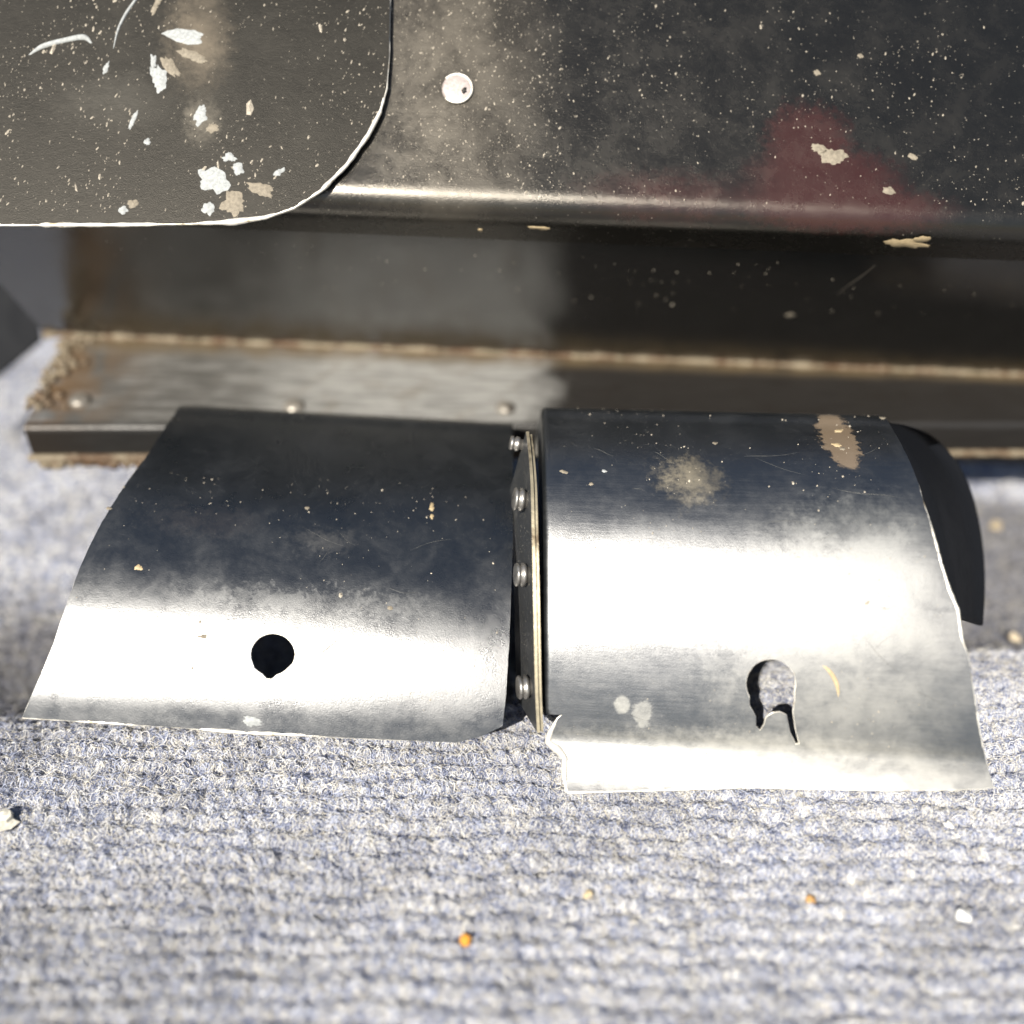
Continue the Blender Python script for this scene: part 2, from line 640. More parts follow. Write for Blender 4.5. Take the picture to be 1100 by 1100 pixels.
# shelf: paint worn through, tan dust, rust at the ends
k = NT('worn_shelf_metal')
uv = k.uv()
a1, c1 = k.noise(uv, 0.8, 6, 0.6, 0.3)
a2, _ = k.noise(uv, 2.0, 5, 0.65, 0.0, (0.35, 2.5, 1))
a3, _ = k.noise(uv, 22, 3, 0.6)
col = k.mix(k.ramp(a2, 0.38, 0.66), (0.42, 0.41, 0.385), (0.25, 0.245, 0.23))
col = k.mix(k.math('MULTIPLY', k.ramp(a1, 0.5, 0.7), 0.35), col, (0.15, 0.11, 0.06))
sep = k.n('SeparateXYZ')
k.put(sep.inputs[0], uv)
leftm = k.math('MULTIPLY', k.ramp(sep.outputs[0], -9.0, -5.0, 1.0, 0.0), k.ramp(a2, 0.3, 0.6, 0.5, 0.9))
col = k.mix(leftm, col, (0.105, 0.10, 0.09))
endm = k.math('MULTIPLY', k.ramp(sep.outputs[0], -14.0, -10.2, 1.0, 0.0), k.ramp(a1, 0.35, 0.55))
col = k.mix(k.math('MULTIPLY', endm, 0.8), col, (0.20, 0.11, 0.04))
right_shade = k.ramp(k.math('ADD', sep.outputs[0], k.math('MULTIPLY', a1, 2.4)), 1.3, 2.9, 0.0, 1.0)  # shade over the right half of the shelf, put into the colour
col = k.mix(k.math('MULTIPLY', right_shade, 0.95), col, (0.017, 0.014, 0.012))
lipm = k.ramp(sep.outputs[1], 3.30, 3.52)
col = k.mix(k.math('MULTIPLY', lipm, k.ramp(sep.outputs[0], 2, 6, 0.92, 0.3)), col, (0.02, 0.019, 0.018))
cornm = k.math('MULTIPLY', k.ramp(sep.outputs[1], 0.25, 0.9, 1.0, 0.0), k.ramp(a1, 0.3, 0.6, 0.3, 0.9))
col = k.mix(cornm, col, (0.16, 0.12, 0.07))
shelf_mat = k.out(color=col, rough=k.ramp(a3, 0.3, 0.7, 0.32, 0.44), metal=0.55, normal=k.bump(a3, 0.25, 0.0004))

# ------------------------------------------------------------------ the housing
house = link(bpy.data.objects.new('sheet_metal_housing', None))
house.location = (0, 0, 0)
tag(house, 'black painted sheet metal housing with two curved riveted flaps resting on grey carpet', 'metal housing')

XL = -0.1425
XS = -0.1345                                  # left end of the shelf


def sweep(name, sheet, x0, x1, mat, parent, ds, dx, thick):
    o = [(0, x0), (0, x1), (sheet.len, x1), (sheet.len, x0)]
    return cut_sheet(name, sheet, o, [], [mat, steel_edge], parent, thick, ds, dx)


upper = sweep('upper_panel', panel, XL, 0.19, panel_mat, house, 0.0011, 0.008, 0.0012)
recess = sweep('recess_wall', wall, XL, 0.20, wall_mat, house, 0.0015, 0.012, 0.0012)
ledge = sweep('shelf', shelf, XS, 0.20, shelf_mat, house, 0.0012, 0.008, 0.0012)
tag(ledge, 'dusty tan shelf with rivets between the recess wall and the flaps')

# cover plate with a rounded corner, standing proud of the upper panel
cov_px = [(-120, -110), (-120, 242), (0, 241), (120, 241), (200, 240), (250, 238), (285, 233), (315, 223), (345, 204), (372, 177), (395, 145), (408, 120), (415, 95), (418, 60), (419, 10), (419, -110)]
cov = px_list(cover, cov_px)
cov_o = cut_sheet('cover_plate', cover, cov, [], [cover_mat, steel_edge], house, 0.0013, 0.006, 0.006)
tag(cov_o, 'matt black cover plate with rounded corner and chipped paint')


def edge_tube(name, sheet, sx, rad, mat, parent, off=-0.0003, closed=False, jit=0.3, sides=6):
    q = dense(sx, 0.0007, closed)
    n = len(q)
    P = [sheet.P(s, x, off) for s, x in q]
    t = np.linspace(0, 1, n)
    r = np.interp(t, np.linspace(0, 1, len(rad)), rad) if isinstance(rad, (list, tuple)) else np.full(n, rad)
    wear = np.array([max(0.15, min(1.1, 0.8 + 1.1 * noise.noise(Vector(p) * 70) + 0.35 * noise.noise(Vector(p) * 420))) for p in P])
    r = r * wear * np.array([1 + jit * noise.noise(Vector(p) * 700) for p in P])
    V, F = tube_geo(P, r, sides, closed)
    return mesh_obj(name, V, F, mat, parent)


edge_tube('worn_edge', cover, cov[1:], [0.0009, 0.00095, 0.00095, 0.0008, 0.0006, 0.0005, 0.00022, 0.00018], steel_edge, cov_o, -0.0003, jit=0.25)

# left flap
lf_px = [(186, 458), (160, 487), (135, 520), (110, 560), (90, 600), (75, 640), (58, 690), (44, 725), (24, 771),
         (120, 777), (210, 783), (260, 787), (330, 790), (400, 794), (490, 798), (520, 790), (540, 780), (544, 740), (547, 690), (549, 640), (551, 580), (551, 520), (550, 468)]
lf = px_list(flap_l, lf_px)
lf[0] = np.array([0.018, -0.0885])
lf[-1] = np.array([0.016, 0.0002])
topL = [np.array([0.0, 0.0002]), np.array([0.0, -0.0885])]
hole_px = [(293 + 24 * math.cos(a), 703 + 23 * math.sin(a)) for a in np.linspace(0, 2 * math.pi, 28, endpoint=False)]
hole_px = [(x - (1.5 if y > 715 else 0), y + (4 if abs(x - 291) < 5 and y > 715 else 0)) for x, y in hole_px]
hl = px_list(flap_l, hole_px)
fl_o = cut_sheet('curved_flap', flap_l, topL + lf, [hl], [flap_l_mat, steel_edge], house, 0.0009, 0.0013, 0.006, rag=0.00012)
tag(fl_o, 'glossy black curved flap with one round hole near its lower edge')
edge_tube('worn_edge', flap_l, lf[8:15], [0.00035, 0.00035, 0.0004, 0.0005, 0.00065, 0.0004, 0.0003, 0.00025], steel_edge, fl_o)
edge_tube('worn_edge', flap_l, lf[2:9], [0.00008, 0.00012, 0.00016, 0.00016], steel_edge, fl_o)
edge_tube('hole_rim', flap_l, hl, 0.00022, steel_edge, fl_o, closed=True)

# right flap, its left margin bent down against the rib
rf_right = [(957, 458), (972, 485), (986, 518), (992, 540), (1003, 575), (1011, 605), (1020, 634), (1029, 655), (1033, 685), (1041, 710), (1046, 745), (1053, 790), (1058, 812), (1068, 846)]
rf_bottom = [(1050, 848), (960, 849), (880, 847), (800, 846), (720, 848), (660, 850), (609, 851)]
rf_left = [(606, 832), (607, 815), (600, 806), (588, 797), (592, 785), (599, 772), (604, 768)]
R1, R2, R3 = px_list(flap_r, rf_right, s=0.045), px_list(flap_r, rf_bottom), px_list(flap_r, rf_left)
x_fl = xb - 0.0012 * math.radians(82) - 0.006
s_cut = R3[-1][0]
outR = [np.array([0.0, x_fl]), np.array([0.0, R1[0][1] - 0.0015]), np.array([0.018, R1[0][1] - 0.0015])] + R1 + R2 + R3 + [np.array([s_cut, xb - 0.001]), np.array([s_cut - 0.001, x_fl])]
key_px = [(828 + 27 * math.cos(a), 735 + 27 * math.sin(a)) for a in np.radians(np.linspace(150, 375, 22))]
key_px = key_px + [(854, 752), (852, 765), (855, 785), (859, 799), (855, 800), (849, 788), (845, 768), (838, 765), (830, 766), (823, 771), (821, 779), (817, 785), (812, 780), (812, 770), (805, 758)]
kh = px_list(flap_r, key_px)
fr_o = cut_sheet('curved_flap', flap_r, outR, [kh], [flap_r_mat, steel_edge], house, 0.0009, 0.0011, 0.005, rag=0.00010)
tag(fr_o, 'worn grey black curved flap with keyhole slot and flared torn lower edge')
edge_tube('worn_edge', flap_r, R1[2:], [0.00022, 0.0003, 0.00045, 0.00028, 0.0003, 0.0002], steel_edge, fr_o)
edge_tube('worn_edge', flap_r, [R1[-1]] + R2, [0.0003, 0.00025, 0.00025, 0.00028, 0.00035, 0.0004], steel_edge, fr_o)
edge_tube('worn_edge', flap_r, [R2[-1]] + R3, [0.0004, 0.0007, 0.0009, 0.0011, 0.0008, 0.0003], steel_edge, fr_o)
edge_tube('hole_rim', flap_r, kh, 0.0002, steel_edge, fr_o, closed=True)

# rib between the flaps: two thin sheets on edge, riveted
rib_px = [(565, 462), (568, 490), (570, 520), (571, 560), (572, 600), (573, 650), (574, 700), (575, 745), (577, 788)]
flat_r = Sheet(flap_r.p + 0.0036 * np.column_stack([flap_r.t[:, 1], -flap_r.t[:, 0]]), -0.045, yaw=0.10)
rib_sx = catmull(px_list(flat_r, rib_px), 6)


def rib_sheet(name, dx0, th, mat, inward, lean, proud, parent):
    E = [flat_r.P(s, x + dx0, proud) for s, x in rib_sx]
    n = len(E)
    V, F = [], []
    for i, (s, x) in enumerate(rib_sx):
        _, nn = flat_r.frame(s)
        a = E[i]
        b = a - nn * inward + VX * (-lean)
        for q in (a, a + VX * th, b + VX * th, b):
            V.append(q)
    for i in range(n - 1):
        o = i * 4
        for k_ in range(4):
            l_ = (k_ + 1) % 4
            F.append((o + k_, o + l_, o + 4 + l_, o + 4 + k_))
    F.append((3, 2, 1, 0))
    F.append(tuple((n - 1) * 4 + k_ for k_ in range(4)))
    idx = [1 if (j % 4 == 0 and j < 4 * (n - 1)) else 0 for j in range(len(F))]
    return mesh_obj(name, V, F, [mat, brass_edge], parent, [(v[1] * 100, v[2] * 100) for v in V], False, idx), E


shade_black = enamel('dull_shade_black', base=(0.006, 0.0065, 0.008), rough=(0.6, 0.7), film=0.0, grain=0.2, spec=0.08, speck=0)  # black for the two added sheets that stand in for shade
rib_mat = enamel('rib_paint', base=(0.03, 0.031, 0.032), rough=(0.3, 0.42), film=0.2, grain=0.2)
rib_o, ribE = rib_sheet('rib', 0.0, 0.0007, rib_mat, 0.020, 0.0042, -0.0004, house)
tag(rib_o, 'thin tarnished rib standing on edge between the two flaps')
rib2, _ = rib_sheet('backing_strip', 0.00085, 0.0006, rib_mat, 0.018, 0.0036, -0.0012, rib_o)

for j, (py, inw) in enumerate(((462, 0.004), (525, 0.0045), (620, 0.0045), (746, 0.0045))):
    i = int(np.argmin([abs(project(e)[1] - py) for e in ribE]))
    s, x = rib_sx[i]
    _, nn = flat_r.frame(s)
    base = ribE[i] - nn * inw - VX * (0.0042 * inw / 0.020)
    ax = np.array([-1.0, 0, 0]) + nn * 0.21
    R = 0.0027 if j else 0.0018
    V, F = lathe_geo([(R * .72, -0.001), (R * .72, 0.0006), (R * .95, 0.0008), (R, 0.0011), (R, 0.0016), (R * .82, 0.0018), (R * .82, 0.0021), (R * .97, 0.0023), (R, 0.0027), (R * .9, 0.0030), (R * .4, 0.0031)], base, ax, 22)
    mesh_obj('rivet', V, F, rivet_mat, rib_o)

# dark curved sheet added in place of the keyhole flap's cast shadow
shade_px = [(950, 454), (974, 458), (1000, 470), (1022, 494), (1039, 530), (1049, 575), (1053, 625), (1051, 672)]
gi = catmull([flap_r.P(s, x - 0.002, -0.0012) for s, x in px_list(flap_r, [(950, 452), (962, 470), (973, 492), (986, 520), (998, 560), (1008, 600), (1018, 632), (1026, 660)], s=0.045)], 5)
go = []
for k_, (x, y) in enumerate(shade_px):
    a = gi[min(len(gi) - 1, k_ * 5)]
    d = (a - CAM) @ VV + 0.004 + 0.040 * math.sin(math.pi * min(1, k_ / 7) * 0.72)
    go.append(CAM + d * VV + VX * (x - 550) / FPX * d + VU * (550 - y) / FPX * d)
go = catmull(go, 5)
V, F = [], []
for a, b in zip(gi, go):
    for f_ in (0, 0.33, 0.66, 1.0):
        V.append(a + (b - a) * f_)
    V.append(b + VX * 0.0009)
m_ = 5
for i in range(len(gi) - 1):
    for j in range(m_ - 1):
        F.append((i * m_ + j, i * m_ + j + 1, (i + 1) * m_ + j + 1, (i + 1) * m_ + j))
shade_o = mesh_obj('flap_shade_sheet', V, F, shade_black, house, [(v[1] * 100, v[2] * 100) for v in V])
sol = shade_o.modifiers.new('thickness', 'SOLIDIFY')
sol.thickness = 0.0009
sol.offset = -1

# black sheet added as the shadow wedge behind the recess's left end
br = [(-70, 262), (0, 292), (24, 326), (42, 350), (44, 366), (0, 402), (-70, 452)]
D_ = 0.365
V = [CAM + (D_ + e) * VV + VX * (x - 550) / FPX * D_ + VU * (550 - y) / FPX * D_ for e in (0, 0.0015) for x, y in br]
n_ = len(br)
F = [tuple(range(n_)), tuple(range(2 * n_ - 1, n_ - 1, -1))] + [(i, n_ + i, n_ + (i + 1) % n_, (i + 1) % n_) for i in range(n_)]
mesh_obj('shade_wedge', V, F, shade_black, house, [(v[0] * 100, v[2] * 100) for v in V], False)

# rivets along the shelf
for (x, y, R) in ((86, 428, 0.0030), (316, 434, 0.0030), (543, 436, 0.0028)):
    s, X = shelf.solve(x, y + 3)
    p = shelf.P(s, X)
    V, F = lathe_geo([(R, -0.0003), (R, 0.0004), (R * .93, 0.0008), (R * .75, 0.0013), (R * .5, 0.0016), (R * .2, 0.0017)], p, (0.03, 0, 1), 20)
    mesh_obj('rivet', V, F, dull_rivet, ledge)

# bead of dirt and old sealant along the inner corner
k = NT('rusty_sealant')
uv = k.obj()
b1, _ = k.noise(uv, 120, 5, 0.65)
b2, _ = k.noise(uv, 900, 4, 0.6)
colr = k.mix(k.ramp(b1, 0.42, 0.6), (0.15, 0.12, 0.078), (0.06, 0.03, 0.011))
colr = k.mix(k.math('MULTIPLY', k.ramp(b2, 0.56, 0.68), 0.5), colr, (0.36, 0.31, 0.22))
sealant = k.out(color=colr, rough=0.7, normal=k.bump(b2, 0.6, 0.0006))
pts, rad = [], []
for x in np.arange(XL, 0.20, 0.0014):
    p = np.array([x, K_[0] - 0.0009 - x * YAW, K_[1] + 0.0006 - x * ROLL])
    w = noise.noise(Vector((x * 130, 0, 0))) + 0.6 * noise.noise(Vector((x * 520, 5, 0)))
    pts.append(p + np.array([0, -0.0004, 0.0003]) * w)
    rad.append(max(0.0003, 0.0009 + 0.0008 * w))
V, F = tube_geo(pts, np.array(rad), 10)
mesh_obj('sealant_bead', V, F, sealant, ledge)

# rusty hem under the shelf lip
hem_pts, hem_r = [], []
for x in np.arange(XS - 0.001, 0.20, 0.0015):
    w = noise.noise(Vector((x * 210, 2, 0))) + 0.7 * noise.noise(Vector((x * 760, 7, 0)))
    hem_pts.append(shelf.P(shelf.len, x) + np.array([0, -0.0004, -0.0003 - 0.0005 * (1 + w)]))
    hem_r.append(0.0011 + 0.0004 * w)
V, F = tube_geo(hem_pts, np.array(hem_r), 8)
mesh_obj('lip_hem', V, F, sealant, ledge)

# back of the housing: closes the body down to the carpet behind the shelf
back = Sheet([K_ + np.array([0.0012, -0.0004]), K_ + np.array([0.004, -0.038])], ROLL, yaw=YAW)
sweep('rear_skirt', back, XL + 0.004, 0.19, wall_mat, house, 0.008, 0.012, 0.0012)

# clods of dirt at the left end of the shelf
def clod_geo(c, r, seed):
    V, F = [], []
    n, m = 7, 5
    for i in range(m + 1):
        th = math.pi * i / m
        for j in range(n):
            ph = 2 * math.pi * j / n
            d = np.array([math.sin(th) * math.cos(ph), math.sin(th) * math.sin(ph), math.cos(th)])
            w = 1 + 0.75 * noise.noise(Vector(d * 2.1) + Vector((seed * 3.1, seed, 0)))
            V.append(np.asarray(c) + d * np.asarray(r) * w)
    for i in range(m):
        for j in range(n):
            l = (j + 1) % n
            F.append((i * n + j, (i + 1) * n + j, (i + 1) * n + l, i * n + l))
    return V, F


def merge(parts):
    V, F = [], []
    for v, f in parts:
        b = len(V)
        V += list(v)
        F += [tuple(i + b for i in q) for q in f]
    return V, F


cl = []
for i in range(90):
    x = XS + abs(random.gauss(0, 0.004)) - 0.002
    s = random.uniform(0.0, 0.030)
    p = shelf.P(s, x)
    r = random.uniform(0.0003, 0.0015)
    cl.append(clod_geo(p + np.array([0, 0, r * 0.3]), (r, r, r * 0.8), i))
for i in range(34):
    x = XS + random.uniform(0, 0.045)
    p = shelf.P(shelf.len, x) + np.array([0, -0.0002, -0.0012 - random.uniform(0, 0.002)])
    r = random.uniform(0.0006, 0.0018)
    cl.append(clod_geo(p, (r * 1.5, r, r), i + 80))
V, F = merge(cl)
tag(mesh_obj('rust_crumbs', V, F, sealant, ledge), kind='stuff')

# worn rivet head with paint knocked off, on the upper panel
s, X = panel.solve(491, 96)
p = panel.P(s, X)
_, pn = panel.frame(s)
chip_mat = plain('bare_pink_grey_metal', (0.36, 0.31, 0.29), (0.28, 0.24, 0.22), 0.5, 1500, 0.2)
V, F = lathe_geo([(0.0037, -0.0002), (0.0036, 0.0005), (0.0031, 0.0007), (0.0015, 0.0008)], p, pn, 24)
rv = mesh_obj('rivet_head', V, F, chip_mat, upper)
tag(rv, 'flat rivet head with its black paint worn to pale metal')
ring = []
tu = np.cross(pn, VX)
tu /= np.linalg.norm(tu)
for a in np.linspace(-2.4, 2.4, 40):
    ring.append(p + pn * 0.0005 + 0.0036 * (math.cos(a) * VX + math.sin(a) * tu))
V, F = tube_geo(ring, 0.00035, 6)
mesh_obj('rivet_rim', V, F, steel_edge, rv)
dark = plain('dirt_black', (0.03, 0.026, 0.02), (0.012, 0.011, 0.01), 0.7)
tag(mesh_obj('dirt_spot', *clod_geo(p + pn * 0.0006 + VX * 0.0017 - tu * 0.0006, (0.0009, 0.0011, 0.0006), 5), dark, rv))

# ------------------------------------------------------------------ paint chips, scratches and dust on the metal
chip_white = plain('chip_white', (0.30, 0.31, 0.30), (0.21, 0.215, 0.21), 0.75, 1400)
chip_tan = plain('chip_tan', (0.20, 0.17, 0.125), (0.13, 0.11, 0.08), 0.75, 1400)
chip_cream = plain('chip_cream', (0.40, 0.31, 0.18), (0.31, 0.235, 0.13), 0.7, 1200)


def chip(name, sheet, x, y, w, h, ang, mat, parent, seed, lift=0.00012, rag=0.5, off=0.0):
    """irregular flake: w, h in pixels of the photograph, laid on the metal as a thin raised patch"""
    c0 = sheet.solve(x, y, s=0.045 if sheet in (flap_l, flap_r) else None)
    px = np.linalg.norm(sheet.P(c0[0], c0[1]) - CAM) / FPX * 0.98
    n = 30
    V = []
    ca, sa = math.cos(ang), math.sin(ang)
    for lvl, (sc, hh) in enumerate(((1.0, 0.00001), (0.86, lift))):
        for i in range(n):
            a = 2 * math.pi * i / n
            r = sc * (1 + rag * noise.noise(Vector((math.cos(a) * 1.3 + seed * 5.3, math.sin(a) * 1.3, seed))) + 0.6 * rag * noise.noise(Vector((math.cos(a) * 3.6, math.sin(a) * 3.6 + seed * 2.1, 4))) + 0.4 * rag * noise.noise(Vector((math.cos(a) * 9, math.sin(a) * 9 + seed, 8))))
            dx, dy = math.cos(a) * w / 2 * r, math.sin(a) * h / 2 * r
            V.append(sheet.P(c0[0] + (dx * sa + dy * ca) * px, c0[1] + (dx * ca - dy * sa) * px, hh + off))
    F = [(i, (i + 1) % n, n + (i + 1) % n, n + i) for i in range(n)] + [tuple(range(n, 2 * n))]
    return mesh_obj(name, V, F, mat, parent)


for i, (x, y, w, h, a, m) in enumerate((
        (200, 38, 42, 13, 0.1, chip_white), (165, 66, 6, 15, -0.1, chip_white), (171, 85, 15, 27, -0.2, chip_white), (183, 72, 26, 12, 0.9, chip_tan),
        (207, 60, 30, 10, 0.4, chip_tan), (216, 124, 12, 22, 0.3, chip_white), (228, 138, 12, 10, 0, chip_tan),
        (143, 129, 5, 20, 0.3, chip_white), (158, 152, 6, 7, 0, chip_white), (114, 73, 4, 14, 0.35, chip_white), (228, 195, 32, 25, 0.5, chip_white), (246, 169, 12, 10, 0, chip_white),
        (256, 181, 11, 14, 0.2, chip_white), (250, 218, 23, 25, 0, chip_tan), (281, 203, 30, 13, 0.45, chip_tan), (224, 224, 11, 14, 0.4, chip_white),
        (143, 219, 12, 8, 0, chip_tan), (132, 226, 9, 8, 0, chip_white), (299, 185, 14, 6, -0.6, chip_white), (170, 0, 6, 30, 0.4, chip_tan))):
    chip('paint_chip', cover, x, y, w, h, a, m, cov_o, i)
for i, (x, y, w, h, a, m) in enumerate(((895, 168, 30, 18, 0.0, chip_tan), (880, 160, 16, 10, 0.3, chip_tan), (955, 205, 11, 9, 0, chip_tan), (580, 245, 21, 7, 0.1, chip_cream),
                                        (516, 247, 5, 6, 0, chip_cream), (878, 78, 7, 6, 0, chip_tan), (980, 168, 10, 6, 0.5, chip_tan), (924, 60, 5, 5, 0, chip_tan))):
    chip('paint_chip', panel, x, y, w, h, a, m, upper, i + 40)
for i, (x, y, w, h, a, m) in enumerate(((972, 262, 44, 15, 0.18, chip_cream), (990, 257, 16, 12, 0.0, chip_cream), (849, 339, 10, 10, 0, chip_tan))):
    chip('paint_chip', wall, x, y, w, h, a, m, recess, i + 70)
for i, (x, y, w, h, a, m) in enumerate(((464, 545, 5, 11, 0, chip_cream), (464, 555, 4, 7, 0, chip_cream), (149, 610, 8, 6, 0, chip_cream), (419, 653, 6, 5, 0, chip_tan), (218, 684, 12, 4, 0, chip_tan),
                                        (117, 546, 6, 4, 0.6, chip_tan), (270, 775, 20, 10, 0.2, chip_white), (330, 546, 5, 5, 0, chip_tan))):
    chip('paint_chip', flap_l, x, y, w, h, a, m, fl_o, i + 90)
for i, (x, y, w, h, a, m) in enumerate(((899, 478, 9, 7, 0, chip_cream), (901, 463, 10, 5, -0.5, chip_cream), (905, 482, 6, 5, 0, chip_tan), (606, 507, 10, 5, 0.4, chip_tan), (649, 506, 5, 4, 0, chip_white),
                                        (768, 476, 6, 4, 0, chip_tan), (948, 449, 7, 5, 0, chip_tan), (635, 520, 5, 4, 0, chip_tan))):
    chip('paint_chip', flap_r, x, y, w, h, a, m, fr_o, i + 120)


def scratch(name, sheet, pts, rad, mat, parent, off=0.00005):
    q = catmull(px_list(sheet, pts), 6)
    P = [sheet.P(s, x, off) for s, x in q]
    V, F = tube_geo(P, np.interp(np.linspace(0, 1, len(P)), np.linspace(0, 1, len(rad)), rad), 6)
    return mesh_obj(name, V, F, mat, parent)


faint = plain('faint_scratch', (0.07, 0.06, 0.045), (0.04, 0.035, 0.03), 0.6)
scratch('scratch', cover, [(27, 62), (45, 50), (70, 43), (90, 40), (99, 47)], [0.0002, 0.0008, 0.0008, 0.0009, 0.0003], chip_white, cov_o, -0.0003)
scratch('scratch', cover, [(122, 52), (127, 32), (136, 14), (150, -6)], [0.0001, 0.0003, 0.0004, 0.0003], chip_white, cov_o)
scratch('scratch', flap_r, [(883, 714), (892, 722), (899, 735), (901, 750)], [0.0003, 0.0006, 0.0006, 0.0003], chip_cream, fr_o, -0.0003)
scratch('scratch', flap_l, [(335, 708), (350, 698), (362, 688)], [0.00005, 0.00015, 0.00005], chip_tan, fl_o)
scratch('scratch', wall, [(897, 318), (912, 306), (925, 297), (940, 285)], [0.00004, 0.00008, 0.0001, 0.00004], faint, recess)


def hair_scratches(sheet, n, box, parent, poly, holes, seed):
    r_ = random.Random(seed)
    (x0, y0), (x1, y1) = box
    a, b = sheet.solve(x0, y0), sheet.solve(x1, y1)
    G = []
    while len(G) < n:
        s, x = r_.uniform(*sorted((a[0], b[0]))), r_.uniform(*sorted((a[1], b[1])))
        L, th = r_.uniform(0.003, 0.014), r_.gauss(0.1, 0.45)
        q = [(s + L * f * math.sin(th) + 0.0004 * math.sin(5 * f + s * 900), x + L * f * math.cos(th)) for f in np.linspace(0, 1, 8)]
        if not all(in_poly(p, poly) for p in q) or any(in_poly(p, h) for p in q for h in holes):
            continue
        G.append(tube_geo([sheet.P(u, v, 0.0) for u, v in q], np.array([0.2, 0.6, 1, 1, 0.9, 0.8, 0.5, 0.2]) * r_.uniform(0.00002, 0.00005), 4))
    V, F = merge(G)
    return tag(mesh_obj('fine_scratches', V, F, worn_line, parent), kind='stuff')


worn_line = plain('worn_line', (0.12, 0.115, 0.10), (0.04, 0.04, 0.036), 0.5)
hair_scratches(flap_r, 26, ((620, 480), (1030, 820)), fr_o, outR, (kh,), 5)
hair_scratches(flap_l, 9, ((80, 520), (530, 770)), fl_o, lf, (hl,), 6)


def specks(name, sheet, n, box, size, elong, ang, mat, parent, poly=None, holes=(), dens=None, off=0.0):
    """fine dust grains lying on the metal: small flat crumbs, one object"""
    V, F = [], []
    (x0, y0), (x1, y1) = box
    a, b = sheet.solve(x0, y0), sheet.solve(x1, y1)
    tries = 0
    cnt = 0
    while cnt < n and tries < n * 12:
        tries += 1
        s, x = random.uniform(min(a[0], b[0]), max(a[0], b[0])), random.uniform(min(a[1], b[1]), max(a[1], b[1]))
        if poly is not None and not in_poly((s, x), poly):
            continue
        if any(in_poly((s, x), h) for h in holes):
            continue
        if dens is not None and random.random() > dens(s, x):
            continue
        r = size[0] * math.exp(random.gauss(0, size[1]))
        e = 1 + random.random() * elong
        t = ang + random.gauss(0, 0.35)
        ca, sa = math.cos(t), math.sin(t)
        o = len(V)
        for i in range(5):
            w = 2 * math.pi * i / 5
            q = r * random.uniform(0.7, 1.2)
            dx, dy = math.cos(w) * q, math.sin(w) * q * e
            V.append(sheet.P(s + dx * sa + dy * ca, x + dx * ca - dy * sa, off))
        V.append(sheet.P(s, x, r * 0.9 + off))
        F += [(o + i, o + (i + 1) % 5, o + 5) for i in range(5)]
        cnt += 1
    ob = mesh_obj(name, V, F, mat, parent, None, False)
    return tag(ob, kind='stuff')


dust_mat = plain('dust_grain', (0.42, 0.37, 0.29), (0.22, 0.19, 0.15), 0.7, 2500)
patchy = lambda s, x: max(0.12, min(1, 0.5 + 1.6 * noise.noise(Vector((s * 45, x * 45, 1)))))
specks('dust', cover, 1000, ((-30, -10), (419, 241)), (0.000085, 0.55), 2.5, 0.35, dust_mat, cov_o, cov, dens=patchy)
specks('dust', panel, 2000, ((415, -10), (1110, 232)), (0.00008, 0.5), 1.2, 0.3, dust_mat, upper, dens=lambda s, x: 1.0 if x < 0.012 else patchy(s, x) * 0.35)
specks('dust', wall, 140, ((60, 250), (1100, 345)), (0.00010, 0.4), 1.2, 0.3, dust_mat, recess, dens=lambda s, x: patchy(s, x) * (1.0 if s < 0.02 else 0.3))
specks('dust', flap_l, 260, ((60, 500), (540, 770)), (0.00009, 0.5), 1.0, 0.3, dust_mat, fl_o, lf, (hl,), dens=patchy)
specks('dust', flap_r, 420, ((600, 445), (1040, 830)), (0.00009, 0.5), 1.0, 0.3, dust_mat, fr_o, outR, (kh,), dens=patchy)

# ------------------------------------------------------------------ carpet: ribbed loop pile
def smooth(t):
    t = np.clip(t, 0, 1)
    return t * t * (3 - 2 * t)


def swell(X, Y):
    """the carpet lies in a shallow wave: level in front, falling away behind the flaps"""
    ridge = 0.162 + 0.08 * np.clip(X, -0.15, 0.15)
    return -0.032 * smooth((Y - ridge) / 0.052) + 0.0005 * np.sin(X * 40 + Y * 23)


PERIOD = 0.0047
_g = rng.random((256, 256)).astype(np.float32)


def vnoise(x, y):
    xi, yi = np.floor(x).astype(int), np.floor(y).astype(int)
    fx, fy = smooth(x - xi), smooth(y - yi)
    g = lambda a, b: _g[a % 256, b % 256]
    return (g(xi, yi) * (1 - fx) + g(xi + 1, yi) * fx) * (1 - fy) + (g(xi, yi + 1) * (1 - fx) + g(xi + 1, yi + 1) * fx) * fy


def shade_wear(X, Y):
    """shade left and right of the flaps put into the colour, plus random wear"""
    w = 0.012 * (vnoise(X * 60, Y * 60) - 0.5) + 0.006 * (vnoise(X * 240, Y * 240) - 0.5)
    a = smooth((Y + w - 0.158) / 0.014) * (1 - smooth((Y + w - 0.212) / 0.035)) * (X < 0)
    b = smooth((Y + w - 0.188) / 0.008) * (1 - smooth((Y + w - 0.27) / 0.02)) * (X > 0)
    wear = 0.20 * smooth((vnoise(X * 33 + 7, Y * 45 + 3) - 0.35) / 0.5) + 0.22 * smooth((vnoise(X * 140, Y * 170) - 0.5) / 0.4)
    return np.clip(a + b + wear * (1 - a) * (1 - b), 0, 1)


